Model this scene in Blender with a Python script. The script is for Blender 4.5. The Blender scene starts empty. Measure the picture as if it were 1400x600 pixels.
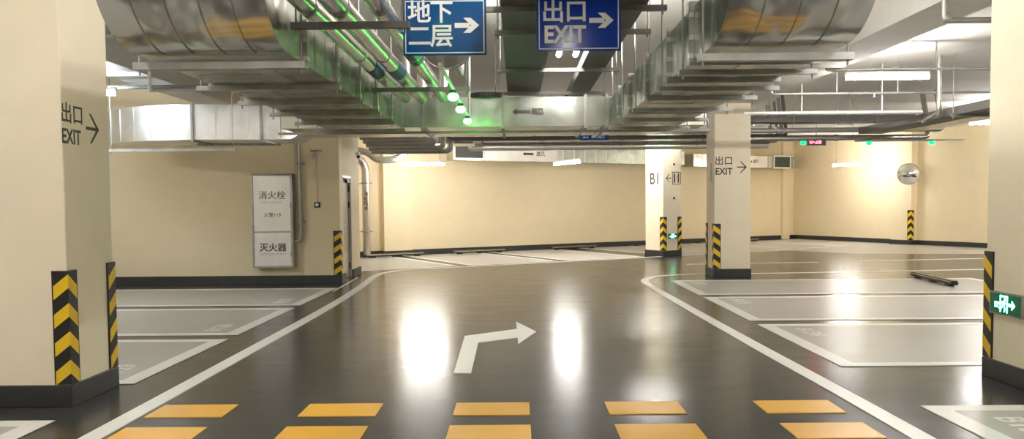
import bpy, math, random
from mathutils import Vector, Matrix
random.seed(7)
PI = math.pi
C = bpy.context.scene.collection
sc = bpy.context.scene

# ------------------------------------------------------------------ materials
def new_mat(name):
    m = bpy.data.materials.new(name); m.use_nodes = True
    nt = m.node_tree; b = nt.nodes['Principled BSDF']
    return m, nt, b

def noise_bump(nt, b, scale, strength, dist=0.01, stretch=(1,1,1), detail=4):
    tc = nt.nodes.new('ShaderNodeTexCoord'); mp = nt.nodes.new('ShaderNodeMapping')
    mp.inputs['Scale'].default_value = stretch
    n = nt.nodes.new('ShaderNodeTexNoise'); n.inputs['Scale'].default_value = scale; n.inputs['Detail'].default_value = detail
    bp = nt.nodes.new('ShaderNodeBump'); bp.inputs['Strength'].default_value = strength; bp.inputs['Distance'].default_value = dist
    nt.links.new(tc.outputs['Object'], mp.inputs['Vector']); nt.links.new(mp.outputs['Vector'], n.inputs['Vector'])
    nt.links.new(n.outputs['Fac'], bp.inputs['Height']); nt.links.new(bp.outputs['Normal'], b.inputs['Normal'])
    return mp

def simple(name, col, rough=.6, metal=0., bump=0., bscale=40, var=0., vscale=3.):
    m, nt, b = new_mat(name)
    b.inputs['Base Color'].default_value = (*col, 1); b.inputs['Roughness'].default_value = rough; b.inputs['Metallic'].default_value = metal
    if bump: noise_bump(nt, b, bscale, bump)
    if var:
        tc = nt.nodes.new('ShaderNodeTexCoord'); n = nt.nodes.new('ShaderNodeTexNoise'); n.inputs['Scale'].default_value = vscale; n.inputs['Detail'].default_value = 5
        r = nt.nodes.new('ShaderNodeValToRGB')
        r.color_ramp.elements[0].position = .3; r.color_ramp.elements[1].position = .7
        r.color_ramp.elements[0].color = (*[c*(1-var) for c in col], 1); r.color_ramp.elements[1].color = (*[min(1, c*(1+var)) for c in col], 1)
        nt.links.new(tc.outputs['Object'], n.inputs['Vector']); nt.links.new(n.outputs['Fac'], r.inputs['Fac']); nt.links.new(r.outputs['Color'], b.inputs['Base Color'])
    return m

def emit(name, col, s):
    m, nt, b = new_mat(name)
    b.inputs['Base Color'].default_value = (*col, 1)
    b.inputs['Emission Color'].default_value = (*col, 1); b.inputs['Emission Strength'].default_value = s
    return m

def floor_mat(name, col, var, r0, r1):
    m, nt, b = new_mat(name)
    tc = nt.nodes.new('ShaderNodeTexCoord')
    n1 = nt.nodes.new('ShaderNodeTexNoise'); n1.inputs['Scale'].default_value = .9; n1.inputs['Detail'].default_value = 6
    mp = nt.nodes.new('ShaderNodeMapping'); mp.inputs['Scale'].default_value = (.8, 2.2, 1); mp.inputs['Rotation'].default_value = (0, 0, .25)
    n2 = nt.nodes.new('ShaderNodeTexNoise'); n2.inputs['Scale'].default_value = 2.; n2.inputs['Detail'].default_value = 8; n2.inputs['Roughness'].default_value = .65
    nt.links.new(tc.outputs['Object'], n1.inputs['Vector']); nt.links.new(tc.outputs['Object'], mp.inputs['Vector']); nt.links.new(mp.outputs['Vector'], n2.inputs['Vector'])
    r = nt.nodes.new('ShaderNodeValToRGB'); r.color_ramp.elements[0].position = .35; r.color_ramp.elements[1].position = .7
    r.color_ramp.elements[0].color = (*[c*(1-var) for c in col], 1); r.color_ramp.elements[1].color = (*[c*(1+var) for c in col], 1)
    nt.links.new(n1.outputs['Fac'], r.inputs['Fac']); nt.links.new(r.outputs['Color'], b.inputs['Base Color'])
    mr = nt.nodes.new('ShaderNodeMapRange'); mr.inputs['From Min'].default_value = .3; mr.inputs['From Max'].default_value = .7
    mr.inputs['To Min'].default_value = r0; mr.inputs['To Max'].default_value = r1
    nt.links.new(n2.outputs['Fac'], mr.inputs['Value']); nt.links.new(mr.outputs['Result'], b.inputs['Roughness'])
    b.inputs['Specular IOR Level'].default_value = .6
    return m

M = {}
M['lane'] = floor_mat('lane_epoxy', (.046, .047, .048), .14, .18, .25)
M['lane'].node_tree.nodes['Principled BSDF'].inputs['Specular IOR Level'].default_value = .32
M['bay'] = floor_mat('bay_epoxy', (.47, .458, .43), .04, .285, .35)
M['line'] = floor_mat('white_road_paint', (.90, .89, .85), .03, .3, .4)
M['worn'] = floor_mat('worn_white_paint', (.86, .85, .80), .10, .3, .4)
M['yellow'] = floor_mat('yellow_road_paint', (.84, .46, .05), .06, .3, .42)
M['wall'] = simple('cream_plaster', (.82, .70, .47), .7, bump=.08, bscale=60, var=.02)
M['pillar'] = simple('pale_cream_plaster', (.88, .79, .60), .65, bump=.08, bscale=60, var=.02)
M['plinth'] = simple('dark_plinth_paint', (.032, .033, .033), .45, bump=.1, bscale=20, var=.15)
M['ceil'] = simple('ceiling_paint', (.80, .77, .72), .9, bump=.05, var=.03, vscale=.8)
M['beam'] = simple('beam_paint', (.70, .67, .62), .9, bump=.05, var=.03)
M['letter'] = simple('dark_lettering', (.045, .035, .03), .5)
M['black'] = simple('black_rubber', (.012, .012, .013), .45, bump=.1)
M['yel'] = simple('yellow_reflective', (.85, .56, .02), .35)
M['stripe'] = simple('pale_yellow_strip', (.62, .50, .20), .4)
M['dull'] = simple('galvanised_bar', (.38, .38, .36), .42, .75, bump=.15, bscale=25, var=.2, vscale=6)
M['tray'] = simple('grey_tray_steel', (.17, .165, .155), .55, .25, bump=.05, var=.08, vscale=4)
M['pipe'] = simple('grey_pipe', (.42, .41, .38), .38, .55, var=.15, vscale=5)
M['jacket'] = simple('aluminium_jacket', (.62, .60, .55), .27, .95, bump=.2, bscale=9)
M['blueband'] = simple('blue_pipe_label', (.03, .07, .16), .5)
M['sign'] = simple('sign_blue', (.010, .05, .36), .12)
M['sign'].node_tree.nodes['Principled BSDF'].inputs['Specular IOR Level'].default_value = .25
M['signdeep'] = simple('sign_deep_blue', (.0, .06, .20), .12)
M['signdeep'].node_tree.nodes['Principled BSDF'].inputs['Specular IOR Level'].default_value = .3
M['white'] = simple('sign_white', (.80, .82, .78), .4)
M['lampwhite'] = simple('white_lamp_housing', (.75, .75, .73), .4)
M['dark'] = simple('dark_plastic', (.03, .03, .03), .5)
M['grille'] = simple('dark_grille', (.06, .065, .06), .6)
M['door'] = simple('grey_door_steel', (.52, .49, .42), .35, .2, var=.04)
M['steel'] = simple('brushed_steel', (.66, .64, .60), .3, .9, bump=.12, bscale=14, var=.08, vscale=4)
M['cabinet'] = simple('satin_cabinet_steel', (.80, .77, .72), .42, .5, bump=.1, bscale=8, var=.06, vscale=3)
M['mirror'] = simple('mirror_glass', (.85, .85, .85), .04, 1.)
M['whiteduct'] = simple('pale_duct_panel', (.72, .70, .66), .4, .3, var=.06)
M['tube'] = emit('lamp_tube', (1., .96, .92), 84)
M['tubedim'] = emit('softer_lamp_tube', (1., .96, .92), 34)
M['tubecool'] = emit('cool_lamp_tube', (.74, .88, 1.), 50)
M['green'] = emit('green_led', (.05, 1., .10), 18)
M['greenfar'] = emit('green_led_far', (.0, 1., .12), 1.6)
M['exitglow'] = emit('exit_pictogram', (.12, 1., .5), 3.5)
M['exitback'] = emit('exit_panel', (.0, .10, .045), .08)
M['red'] = emit('red_digits', (1., .04, .07), 7)

def galv(name, col, rough, bs, bscale):
    m, nt, b = new_mat(name)
    tc = nt.nodes.new('ShaderNodeTexCoord')
    n = nt.nodes.new('ShaderNodeTexNoise'); n.inputs['Scale'].default_value = 3.; n.inputs['Detail'].default_value = 6
    r = nt.nodes.new('ShaderNodeValToRGB'); r.color_ramp.elements[0].position = .35; r.color_ramp.elements[1].position = .65
    r.color_ramp.elements[0].color = (*[c*.82 for c in col], 1); r.color_ramp.elements[1].color = (*col, 1)
    nt.links.new(tc.outputs['Object'], n.inputs['Vector']); nt.links.new(n.outputs['Fac'], r.inputs['Fac']); nt.links.new(r.outputs['Color'], b.inputs['Base Color'])
    b.inputs['Metallic'].default_value = .92; b.inputs['Roughness'].default_value = rough
    w = nt.nodes.new('ShaderNodeTexNoise'); w.inputs['Scale'].default_value = bscale; w.inputs['Detail'].default_value = 2
    nt.links.new(tc.outputs['Object'], w.inputs['Vector'])
    bp = nt.nodes.new('ShaderNodeBump'); bp.inputs['Strength'].default_value = bs; bp.inputs['Distance'].default_value = .05
    nt.links.new(w.outputs['Fac'], bp.inputs['Height']); nt.links.new(bp.outputs['Normal'], b.inputs['Normal'])
    return m
M['duct'] = galv('galvanised_duct', (.56, .58, .53), .27, .3, 3.)
M['ductpale'] = galv('pale_galvanised_duct', (.82, .82, .80), .34, .3, 2.5)
M['ductshiny'] = galv('galvanised_elbow', (.66, .66, .62), .24, .9, 2.4)

# ------------------------------------------------------------------ mesh builder
class MB:
    def __init__(s): s.v = []; s.f = []; s.smooth = []
    def add(s, vs, fs, sm=False):
        o = len(s.v); s.v += [Vector(v) for v in vs]; s.f += [tuple(i+o for i in f) for f in fs]; s.smooth += [sm]*len(fs); return s
    def box(s, c, d, rz=0.):
        x, y, z = d[0]/2, d[1]/2, d[2]/2; R = Matrix.Rotation(rz, 3, 'Z'); c = Vector(c)
        vs = [c + R @ Vector((a*x, b*y, e*z)) for a in (-1, 1) for b in (-1, 1) for e in (-1, 1)]
        return s.add(vs, [(0,1,3,2),(4,6,7,5),(0,4,5,1),(2,3,7,6),(0,2,6,4),(1,5,7,3)])
    def bb(s, a, b):
        return s.box([(a[i]+b[i])/2 for i in range(3)], [abs(b[i]-a[i]) for i in range(3)])
    def prism(s, poly, z0, z1):
        n = len(poly)
        vs = [(p[0], p[1], z0) for p in poly] + [(p[0], p[1], z1) for p in poly]
        a = sum(poly[i][0]*poly[(i+1) % n][1]-poly[(i+1) % n][0]*poly[i][1] for i in range(n))
        up = tuple(range(n, 2*n)); dn = tuple(range(n-1, -1, -1)); sd = [(i, (i+1) % n, n+(i+1) % n, n+i) for i in range(n)]
        if a < 0: up = up[::-1]; dn = dn[::-1]; sd = [f[::-1] for f in sd]
        return s.add(vs, [dn, up]+sd)
    def tube(s, pts, r, n=12, cap=True, bend=0.):
        pts = [Vector(p) for p in pts]
        if bend:
            q = [pts[0]]
            for i in range(1, len(pts)-1):
                a = (pts[i-1]-pts[i]).normalized(); b = (pts[i+1]-pts[i]).normalized()
                p0 = pts[i]+a*bend; p2 = pts[i]+b*bend
                for k in range(7):
                    t = k/6; q.append(p0*(1-t)**2+pts[i]*2*t*(1-t)+p2*t*t)
            q.append(pts[-1]); pts = q
        rings = []; up = None
        for i, p in enumerate(pts):
            d = (pts[min(i+1, len(pts)-1)]-pts[max(i-1, 0)]).normalized()
            if up is None: up = d.orthogonal().normalized()
            else: up = (up-d*up.dot(d)).normalized()
            sd = d.cross(up)
            rings.append([p+(up*math.cos(2*PI*k/n)+sd*math.sin(2*PI*k/n))*r for k in range(n)])
        vs = [v for g in rings for v in g]; fs = []
        for i in range(len(rings)-1):
            for k in range(n):
                fs.append((i*n+k, i*n+(k+1) % n, (i+1)*n+(k+1) % n, (i+1)*n+k))
        s.add(vs, fs, True)
        if cap:
            s.add(rings[0], [tuple(range(n-1, -1, -1))]); s.add(rings[-1], [tuple(range(n))])
        return s
    def ball(s, c, r, sx=1, sy=1, sz=1, n=14, m=8):
        c = Vector(c); vs = []; fs = []
        for j in range(m+1):
            t = PI*j/m
            for k in range(n):
                a = 2*PI*k/n; vs.append(c+Vector((sx*r*math.sin(t)*math.cos(a), sy*r*math.sin(t)*math.sin(a), sz*r*math.cos(t))))
        for j in range(m):
            for k in range(n): fs.append((j*n+k, (j+1)*n+k, (j+1)*n+(k+1) % n, j*n+(k+1) % n))
        return s.add(vs, fs, True)
    def loft(s, secs, sm=False, cap=True):
        n = len(secs[0]); vs = [v for g in secs for v in g]; fs = []
        for i in range(len(secs)-1):
            for k in range(n): fs.append((i*n+k, i*n+(k+1) % n, (i+1)*n+(k+1) % n, (i+1)*n+k))
        s.add(vs, fs, sm)
        if cap: s.add(secs[0], [tuple(range(n-1, -1, -1))]); s.add(secs[-1], [tuple(range(n))])
        return s
    def poly3(s, pts2, o, r, u, t=.002):
        """flat polygon with thickness t, drawn in the plane (r,u) at o"""
        o, r, u = Vector(o), Vector(r).normalized(), Vector(u).normalized(); n = r.cross(u)
        k = len(pts2)
        a = sum(pts2[i][0]*pts2[(i+1) % k][1]-pts2[(i+1) % k][0]*pts2[i][1] for i in range(k))
        if a < 0: pts2 = pts2[::-1]
        fr = [o+r*p[0]+u*p[1]+n*t for p in pts2]; bk = [o+r*p[0]+u*p[1] for p in pts2]
        return s.add(bk+fr, [tuple(range(k-1, -1, -1)), tuple(range(k, 2*k))]+[(i, (i+1) % k, k+(i+1) % k, k+i) for i in range(k)])

WM = {}
def link(o, parent=None):
    C.objects.link(o)
    if parent is not None: o.parent = parent
    return o
def thing(name, label, cat, loc=(0, 0, 0), rz=0., group=None, kind=None):
    o = bpy.data.objects.new(name, None); link(o); o.location = loc; o.rotation_euler = (0, 0, rz); o.empty_display_size = .1
    if label: o['label'] = label
    if cat: o['category'] = cat
    if group: o['group'] = group
    if kind: o['kind'] = kind
    WM[o.name] = Matrix.Translation(Vector(loc)) @ Matrix.Rotation(rz, 4, 'Z')
    return o
def build(name, mb, mat, parent=None, world=True, label=None, bevel=0.):
    """one mesh object; vertices given in world space (world=True) or in the parent's own space"""
    vs = mb.v
    PM = WM.get(parent.name, Matrix()) if parent is not None else Matrix()
    if parent is not None and world:
        inv = PM.inverted(); vs = [inv @ v for v in vs]
    me = bpy.data.meshes.new(name); me.from_pydata([tuple(v) for v in vs], [], mb.f)
    me.materials.append(mat)
    for p, s_ in zip(me.polygons, mb.smooth): p.use_smooth = s_
    me.update()
    o = bpy.data.objects.new(name, me); link(o, parent); WM[o.name] = PM.copy()
    if label: o['label'] = label
    if bevel:
        b = o.modifiers.new('bevel', 'BEVEL'); b.width = bevel; b.segments = 2; b.limit_method = 'ANGLE'
    return o
def solo(name, mb, mat, label=None, cat=None, group=None, kind=None, bevel=0.):
    o = build(name, mb, mat, bevel=bevel)
    if label: o['label'] = label
    if cat: o['category'] = cat
    if group: o['group'] = group
    if kind: o['kind'] = kind
    return o
def dup(root, loc, rz=None, label=None, group=None):
    r = root.copy(); C.objects.link(r); r.location = loc
    if rz is not None: r.rotation_euler = (0, 0, rz)
    if label: r['label'] = label
    if group: r['group'] = group
    WM[r.name] = Matrix.Translation(Vector(loc)) @ Matrix.Rotation(r.rotation_euler.z, 4, 'Z')
    for ch in list(root.children):
        c = ch.copy(); C.objects.link(c); c.parent = r
        for g in list(ch.children):
            d = g.copy(); C.objects.link(d); d.parent = c
    return r

def text(name, s, h, o, r, u, mat, parent, bold=0., xs=1., align='CENTER', t=.0015, label=None):
    """lettering of nominal size h drawn in the plane (r,u), centred on o"""
    cu = bpy.data.curves.new(name, 'FONT'); cu.body = s; cu.size = h; cu.align_x = align; cu.align_y = 'CENTER'; cu.offset = bold*h; cu.resolution_u = 3
    to = bpy.data.objects.new('temporary_text', cu); C.objects.link(to)
    bpy.context.view_layer.update()
    dg = bpy.context.evaluated_depsgraph_get(); me0 = to.evaluated_get(dg).to_mesh()
    o, r, u = Vector(o), Vector(r).normalized(), Vector(u).normalized(); n = r.cross(u)
    mb = MB(); vs = [o+r*v.co.x*xs+u*v.co.y+n*t for v in me0.vertices]
    fs = [tuple(p.vertices) for p in me0.polygons]
    mb.add(vs, fs)
    ec = {}
    for f in fs:
        for a, b in zip(f, f[1:]+f[:1]): ec[(a, b)] = ec.get((a, b), 0)+1
    edge = [e for e in ec if (e[1], e[0]) not in ec]
    k = len(vs); sv = []; sf = []
    for a, b in edge:
        i = len(sv); sv += [vs[a], vs[b], vs[b]-n*(t+.0004), vs[a]-n*(t+.0004)]; sf.append((i+3, i+2, i+1, i))
    mb.add(sv, sf)
    to.evaluated_get(dg).to_mesh_clear()
    bpy.data.objects.remove(to); bpy.data.curves.remove(cu)
    return build(name, mb, mat, parent, label=label)

def strip(path, w, z0, z1):
    """painted line of width w along a path"""
    mb = MB(); L = []; R = []
    P = [Vector((p[0], p[1])) for p in path]
    for i, p in enumerate(P):
        d = (P[min(i+1, len(P)-1)]-P[max(i-1, 0)]).normalized(); n = Vector((-d.y, d.x))
        L.append(p+n*w/2); R.append(p-n*w/2)
    for i in range(len(P)-1): mb.prism([R[i], R[i+1], L[i+1], L[i]], z0, z1)
    return mb

def smooth_path(pts, n=6):
    P = [Vector(p) for p in pts]; out = []
    for i in range(len(P)-1):
        a = P[max(i-1, 0)]; b = P[i]; c = P[i+1]; d = P[min(i+2, len(P)-1)]
        for k in range(n):
            t = k/n
            out.append(.5*((2*b)+(c-a)*t+(2*a-5*b+4*c-d)*t*t+(3*b-3*c+d-a)*t**3))
    out.append(P[-1]); return out

# ------------------------------------------------------------------ camera
F = 1089.
cd = bpy.data.cameras.new('camera'); cam = bpy.data.objects.new('camera', cd); C.objects.link(cam)
cd.sensor_width = 36.; cd.lens = 36.*F/1400.; cd.shift_y = 27.5/1400.; cd.clip_start = .05; cd.clip_end = 200
yaw, pitch, roll = math.radians(.35), math.radians(-2.6), math.radians(.5)
fw = Vector((-math.sin(yaw)*math.cos(pitch), math.cos(yaw)*math.cos(pitch), math.sin(pitch)))
r0 = fw.cross(Vector((0, 0, 1))).normalized(); u0 = r0.cross(fw)
Rv = r0*math.cos(roll)-u0*math.sin(roll); Uv = u0*math.cos(roll)+r0*math.sin(roll)
cam.matrix_world = Matrix(((Rv.x, Uv.x, -fw.x, 0), (Rv.y, Uv.y, -fw.y, 0), (Rv.z, Uv.z, -fw.z, 1.55), (0, 0, 0, 1)))
sc.camera = cam

SLAB = 3.95; CE = SLAB-.012
TH = math.radians(30); U = Vector((math.cos(TH), math.sin(TH), 0)); V = Vector((-math.sin(TH), math.cos(TH), 0))
W = Vector((.426, -.905, 0)).normalized()
CORNER = Vector((11.4, 32.9, 0))
def backwall(x): return Vector((x, 29.1+(x-4.8)*math.tan(TH), 0))

# ------------------------------------------------------------------ floor and its paint
fl = thing('floor', 'dark grey glossy epoxy garage floor with painted lines', None, kind='structure')
build('floor_surface', MB().bb((-12.5, -6.5, -.2), (18.5, 36, 0)), M['lane'], fl)

def bay(x0, x1, y0, y1, side, num=None, ny=None):
    """parking bay between x0 (aisle end) and x1: light fill, white outline, number"""
    b = build('parking_bay', MB().bb((min(x0, x1), y0, -.01), (max(x0, x1), y1, .004)), M['bay'], fl, label='pale grey painted parking bay')
    mb = MB(); w = .17; v = .15; s = 1 if x1 > x0 else -1
    mb.bb((x0, y0, 0), (x0+s*w, y1, .006)); mb.bb((x1, y0, 0), (x1-s*w, y1, .006))
    mb.bb((x0+s*w, y0, 0), (x1-s*w, y0+v, .006)); mb.bb((x0+s*w, y1-v, 0), (x1-s*w, y1, .006))
    build('bay_outline', mb, M['line'], b, label='white outline')
    if num:
        if s > 0: o, r, u = (x0+.43, ny, .004), (0, -1, 0), (1, 0, 0)
        else: o, r, u = (x0-.43, ny, .004), (0, 1, 0), (-1, 0, 0)
        text('bay_number', num, .28, o, r, u, M['worn'], b, bold=.02, xs=.95, label='worn white bay number')
    return b
XR, XL = 3.02, -3.36
bay(XR, 8.95, 3.35, 5.94, 1, 'B135', 5.35)
bay(XR, 8.95, 7.40, 9.98, 1, 'B134', 9.38)
bay(XR, 8.95, 10.29, 12.90, 1, 'B133', 12.3)
bay(XR, 8.95, 13.20, 15.70, 1, 'B132', 15.1)
bay(XL, -9.3, 3.10, 5.70, -1)
bay(XL, -9.3, 6.88, 9.17, -1, 'B129', 7.45)
bay(XL, -9.3, 9.47, 11.93, -1, 'B128', 10.05)
bay(XL, -9.3, 12.25, 14.78, -1, 'B127', 12.85)
# bays along the angled back wall
P0 = Vector((-2.6, 18.8, 0))
def slotpt(s, d): p = P0+U*s+V*d; return (p.x, p.y)
for s0, s1 in ((-1.25, 1.50), (1.82, 4.42), (4.74, 7.34), (8.3, 10.6), (10.9, 13.5), (13.8, 16.2)):
    D0, D1 = .25, 4.95
    b = build('parking_bay', MB().prism([slotpt(s0, D0), slotpt(s1, D0), slotpt(s1, D1), slotpt(s0, D1)], -.01, .004), M['bay'], fl, label='pale grey painted parking bay')
    mb = MB(); w = .13
    for a0, a1, b0, b1 in ((s0, s0+w, D0, D1), (s1-w, s1, D0, D1), (s0, s1, D0, D0+w)):
        mb.prism([slotpt(a0, b0), slotpt(a1, b0), slotpt(a1, b1), slotpt(a0, b1)], 0, .006)
    build('bay_outline', mb, M['line'], b, label='white outline')
build('parking_apron', MB().prism([(8.2, 25.2), (9.9, 23.2), (13.4, 22.6), (17.2, 22.2), (17.2, 22.9), (14.0, 28.0), (11.7, 32.7), (7.3, 30.3)], -.01, .002), M['bay'], fl, label='pale grey floor paint by the right wall')
build('lane_line', strip(smooth_path([(-2.87, -3), (-2.87, 6), (-2.87, 12), (-2.96, 15), (-3.08, 17.2), (-2.98, 18.1), (-2.5, 18.83), (-1.04, 19.7), (2.52, 21.75), (4.9, 23.12), (7.4, 24.56), (9.2, 25.6)]), .15, 0, .006), M['line'], fl, label='white edge line on the left of the driveway')
build('lane_line', strip(smooth_path([(2.64, -3), (2.63, 5), (2.56, 8.5), (2.5, 12), (2.47, 14.6), (2.52, 15.7), (2.85, 16.5), (3.5, 16.95), (4.6, 17.05), (7, 17.25), (10.4, 17.65), (14, 18.1)]), .15, 0, .006), M['line'], fl, label='white edge line on the right with rounded corner')
build('lane_line', strip([(4.2, 19.75), (7.6, 20.1)], .11, 0, .006), M['line'], fl, label='short white centre line beyond the far pillars')
build('lane_line', strip([(8.8, 20.4), (12.2, 20.9)], .11, 0, .006), M['line'], fl, label='short white centre line beyond the far pillars')
build('lane_line', strip([(-3.3, 14.2), (-3.4, 16.9)], .035, 0, .006), M['worn'], fl, label='thin worn line beside the door corner')
for x0, x1 in ((-2.75, -2.18), (-1.62, -1.05), (-.48, .085), (.67, 1.235), (1.82, 2.40)):
    for y0, y1 in ((5.77, 6.13), (5.14, 5.5), (4.5, 4.86)):
        build('speed_marking', MB().bb((x0, y0, 0), (x1, y1, .006)), M['yellow'], fl, label='yellow painted block')
arrow = [(-.59, 7.22), (-.43, 7.22), (-.44, 8.82), (0.0, 9.18), (.005, 8.76), (.215, 9.55), (-.02, 10.36), (-.005, 9.76), (-.62, 9.27)]
mb = MB(); mb.prism([(-.59, 7.22), (-.43, 7.22), (-.44, 8.82), (-.62, 9.27)], 0, .006).prism([(-.44, 8.82), (0.0, 9.14), (-.003, 9.76), (-.62, 9.27)], 0, .006).prism([(.005, 8.72), (.225, 9.55), (-.02, 10.38)], 0, .006)
build('turn_arrow', mb, M['line'], fl, label='white right-turn arrow')

# ------------------------------------------------------------------ shell
solo('ceiling', MB().bb((-12.5, -6.5, SLAB), (18.5, 36, SLAB+.2)), M['ceil'], kind='structure')
def wall(name, poly, h=SLAB, plinth=None):
    w = build(name, MB().prism(poly, 0, h), M['wall']); w['kind'] = 'structure'
    return w
def baseboard(name, pts, t=.03, h=.16):
    """baseboard running along pts; the room is on the left-hand side of the direction of travel"""
    mb = MB()
    for a, b in zip(pts, pts[1:]):
        a, b = Vector(a[:2]), Vector(b[:2]); d = (b-a).normalized(); n = Vector((-d.y, d.x))*t
        a2 = a-d*t*0; b2 = b+d*t
        mb.prism([a2, b2, b2+n, a2+n], 0, h)
    o = build(name, mb, M['plinth']); o['kind'] = 'structure'; return o
# left block of rooms (front face y=15.75, side face x=-3.5 with the door recess)
wall('wall_left', [(-12.3, 15.75), (-3.5, 15.75), (-3.53, 16.22), (-3.68, 16.22), (-3.68, 17.12), (-3.55, 17.12), (-3.55, 17.95), (-12.3, 17.95)])
baseboard('baseboard_left', [(-3.68, 16.22), (-3.53, 16.22), (-3.5, 15.75), (-12.3, 15.75)])
baseboard('baseboard_side', [(-3.55, 17.95), (-3.55, 17.12)])
solo('trim_1', MB().bb((-3.68, 16.22, 2.16), (-3.55, 17.12, SLAB)), M['wall'], kind='structure')
wall('wall_outer_left', [(-12.3, -6.3), (-12, -6.3), (-12, 24), (-12.3, 24)])
wall('wall_rear', [(-12.3, -6.3), (18, -6.3), (18, -6), (-12.3, -6)])
bl = backwall(-12.2); bc = CORNER
wall('wall_back', [bl, bc, bc+V*.3+U*.4, bl+V*.3])
RE = CORNER+W*13.6
wall('wall_right', [bc+V*.35+U*.3, bc-U*.0, RE, RE+U*.4])
wall('wall_outer_right', [(RE.x, RE.y), (RE.x, -6.3), (RE.x+.3, -6.3), (RE.x+.3, RE.y+.3)])
# pilaster at the left of the back wall
pa, pb = backwall(-4.1), backwall(-3.32)
wall('trim_2', [pa-V*.3, pb-V*.3, pb+V*.05, pa+V*.05])
pc, pd = backwall(10.75), backwall(11.1)
wall('trim_3', [pc-V*.12, pd-V*.12, pd+V*.05, pc+V*.05])
# travel keeps the room on the left-hand side
baseboard('baseboard_back', [bc, pb, pb-V*.3, pa-V*.3, pa, bl])
# pilaster on the right wall
NW = Vector((-W.y, W.x, 0))*-1          # into the room
if NW.x > 0: NW = -NW
qa, qb = CORNER+W*4.95, CORNER+W*5.78
wall('trim_4', [qa-NW*.05, qa+NW*.3, qb+NW*.3, qb-NW*.05])
baseboard('baseboard_right', [RE, qb, qb+NW*.3, qa+NW*.3, qa, bc])

def beam(name, a, b): return solo(name, MB().bb(a, b), M['beam'], kind='structure')
beam('beam_right', (4.3, -6, 3.55), (4.93, 18, SLAB+.02))
beam('beam_left', (-4.45, -6, 3.5), (-3.5, 15.75, SLAB+.02))
beam('beam_outer', (-6.25, -6, 3.55), (-5.6, 15.75, SLAB+.02))

# ------------------------------------------------------------------ pillars
def pillar(label, p, a, b, da, db):
    """p: near corner, a/b: unit vectors along the two faces, da/db lengths"""
    t = thing('pillar', label, None, (p[0], p[1], 0), kind='structure')
    p = Vector((p[0], p[1], 0)); a = Vector(a); b = Vector(b)
    q = lambda s, u_: (p+a*s+b*u_)[:2]
    build('shaft', MB().prism([q(0, 0), q(da, 0), q(da, db), q(0, db)], 0, SLAB), M['pillar'], t, bevel=.008)
    e = .018
    build('plinth', MB().prism([q(-e, -e), q(da+e, -e), q(da+e, db+e), q(-e, db+e)], 0, .17), M['plinth'], t, bevel=.006, label='dark grey plinth')
    return t
X, Yv, Z = Vector((1, 0, 0)), Vector((0, 1, 0)), Vector((0, 0, 1))
pL = pillar('square cream pillar standing in the left foreground', (-3.48, 6.12), -X, Yv, .75, .70)
pR = pillar('square cream pillar with a green exit sign near the right edge', (4.11, 6.28), X, Yv, .75, .70)
pM = pillar('square cream pillar marked EXIT beyond the right parking bays', (4.05, 16.35), X, Yv, .74, .68)
pB = pillar('angled cream pillar marked B1 standing at the far bays', (4.15, 22.6), U, V, .66, .78)
solo('pillar', MB().bb((4.11, -3.4, 0), (4.86, -2.7, SLAB)), M['wall'], label='square cream pillar outside the photo on the right', kind='structure')
solo('pillar', MB().bb((-4.23, -3.6, 0), (-3.48, -2.9, SLAB)), M['wall'], label='square cream pillar outside the photo on the left', kind='structure')

# lettering on pillars
text('lettering', '出口', .17, (-3.48, 6.265, 2.27), Yv, Z, M['letter'], pL, bold=.012, xs=.95)
text('lettering', 'EXIT', .16, (-3.48, 6.245, 2.095), Yv, Z, M['letter'], pL, bold=.022, xs=.82)
def line_arrow(name, o, r, u, L, H, w, mat, parent):
    """open-headed arrow pointing along +r"""
    mb = MB(); r_ = Vector(r); u_ = Vector(u); o = Vector(o)
    mb.poly3([(-L/2, -w/2), (L/2-w, -w/2), (L/2-w, w/2), (-L/2, w/2)], o, r_, u_)
    k = H/2
    mb.poly3([(L/2, 0), (L/2-k, k), (L/2-k-w, k), (L/2-w*1.4, 0)], o, r_, u_)
    mb.poly3([(L/2, 0), (L/2-w*1.4, 0), (L/2-k-w, -k), (L/2-k, -k)], o, r_, u_)
    return build(name, mb, mat, parent)
line_arrow('arrow_marking', (-3.48+.0005, 6.56, 2.19), Yv, Z, .2, .24, .026, M['letter'], pL)
text('lettering', '出口', .19, (4.24, 16.35, 2.37), X, Z, M['letter'], pM, bold=.012, xs=1.)
text('lettering', 'EXIT', .19, (4.24, 16.35, 2.16), X, Z, M['letter'], pM, bold=.022, xs=.9)
line_arrow('arrow_marking', (4.61, 16.3495, 2.25), X, Z, .2, .24, .025, M['letter'], pM)
pb0 = Vector((4.15, 22.6, 0))
text('lettering', 'B1', .46, pb0+V*.36+Z*2.21, -V, Z, M['letter'], pB, bold=.012, xs=.98)
line_arrow('arrow_marking', pb0+U*.2+Z*2.23-V*.0005, U*-1, Z*-1, .2, .24, .026, M['letter'], pB)
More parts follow.
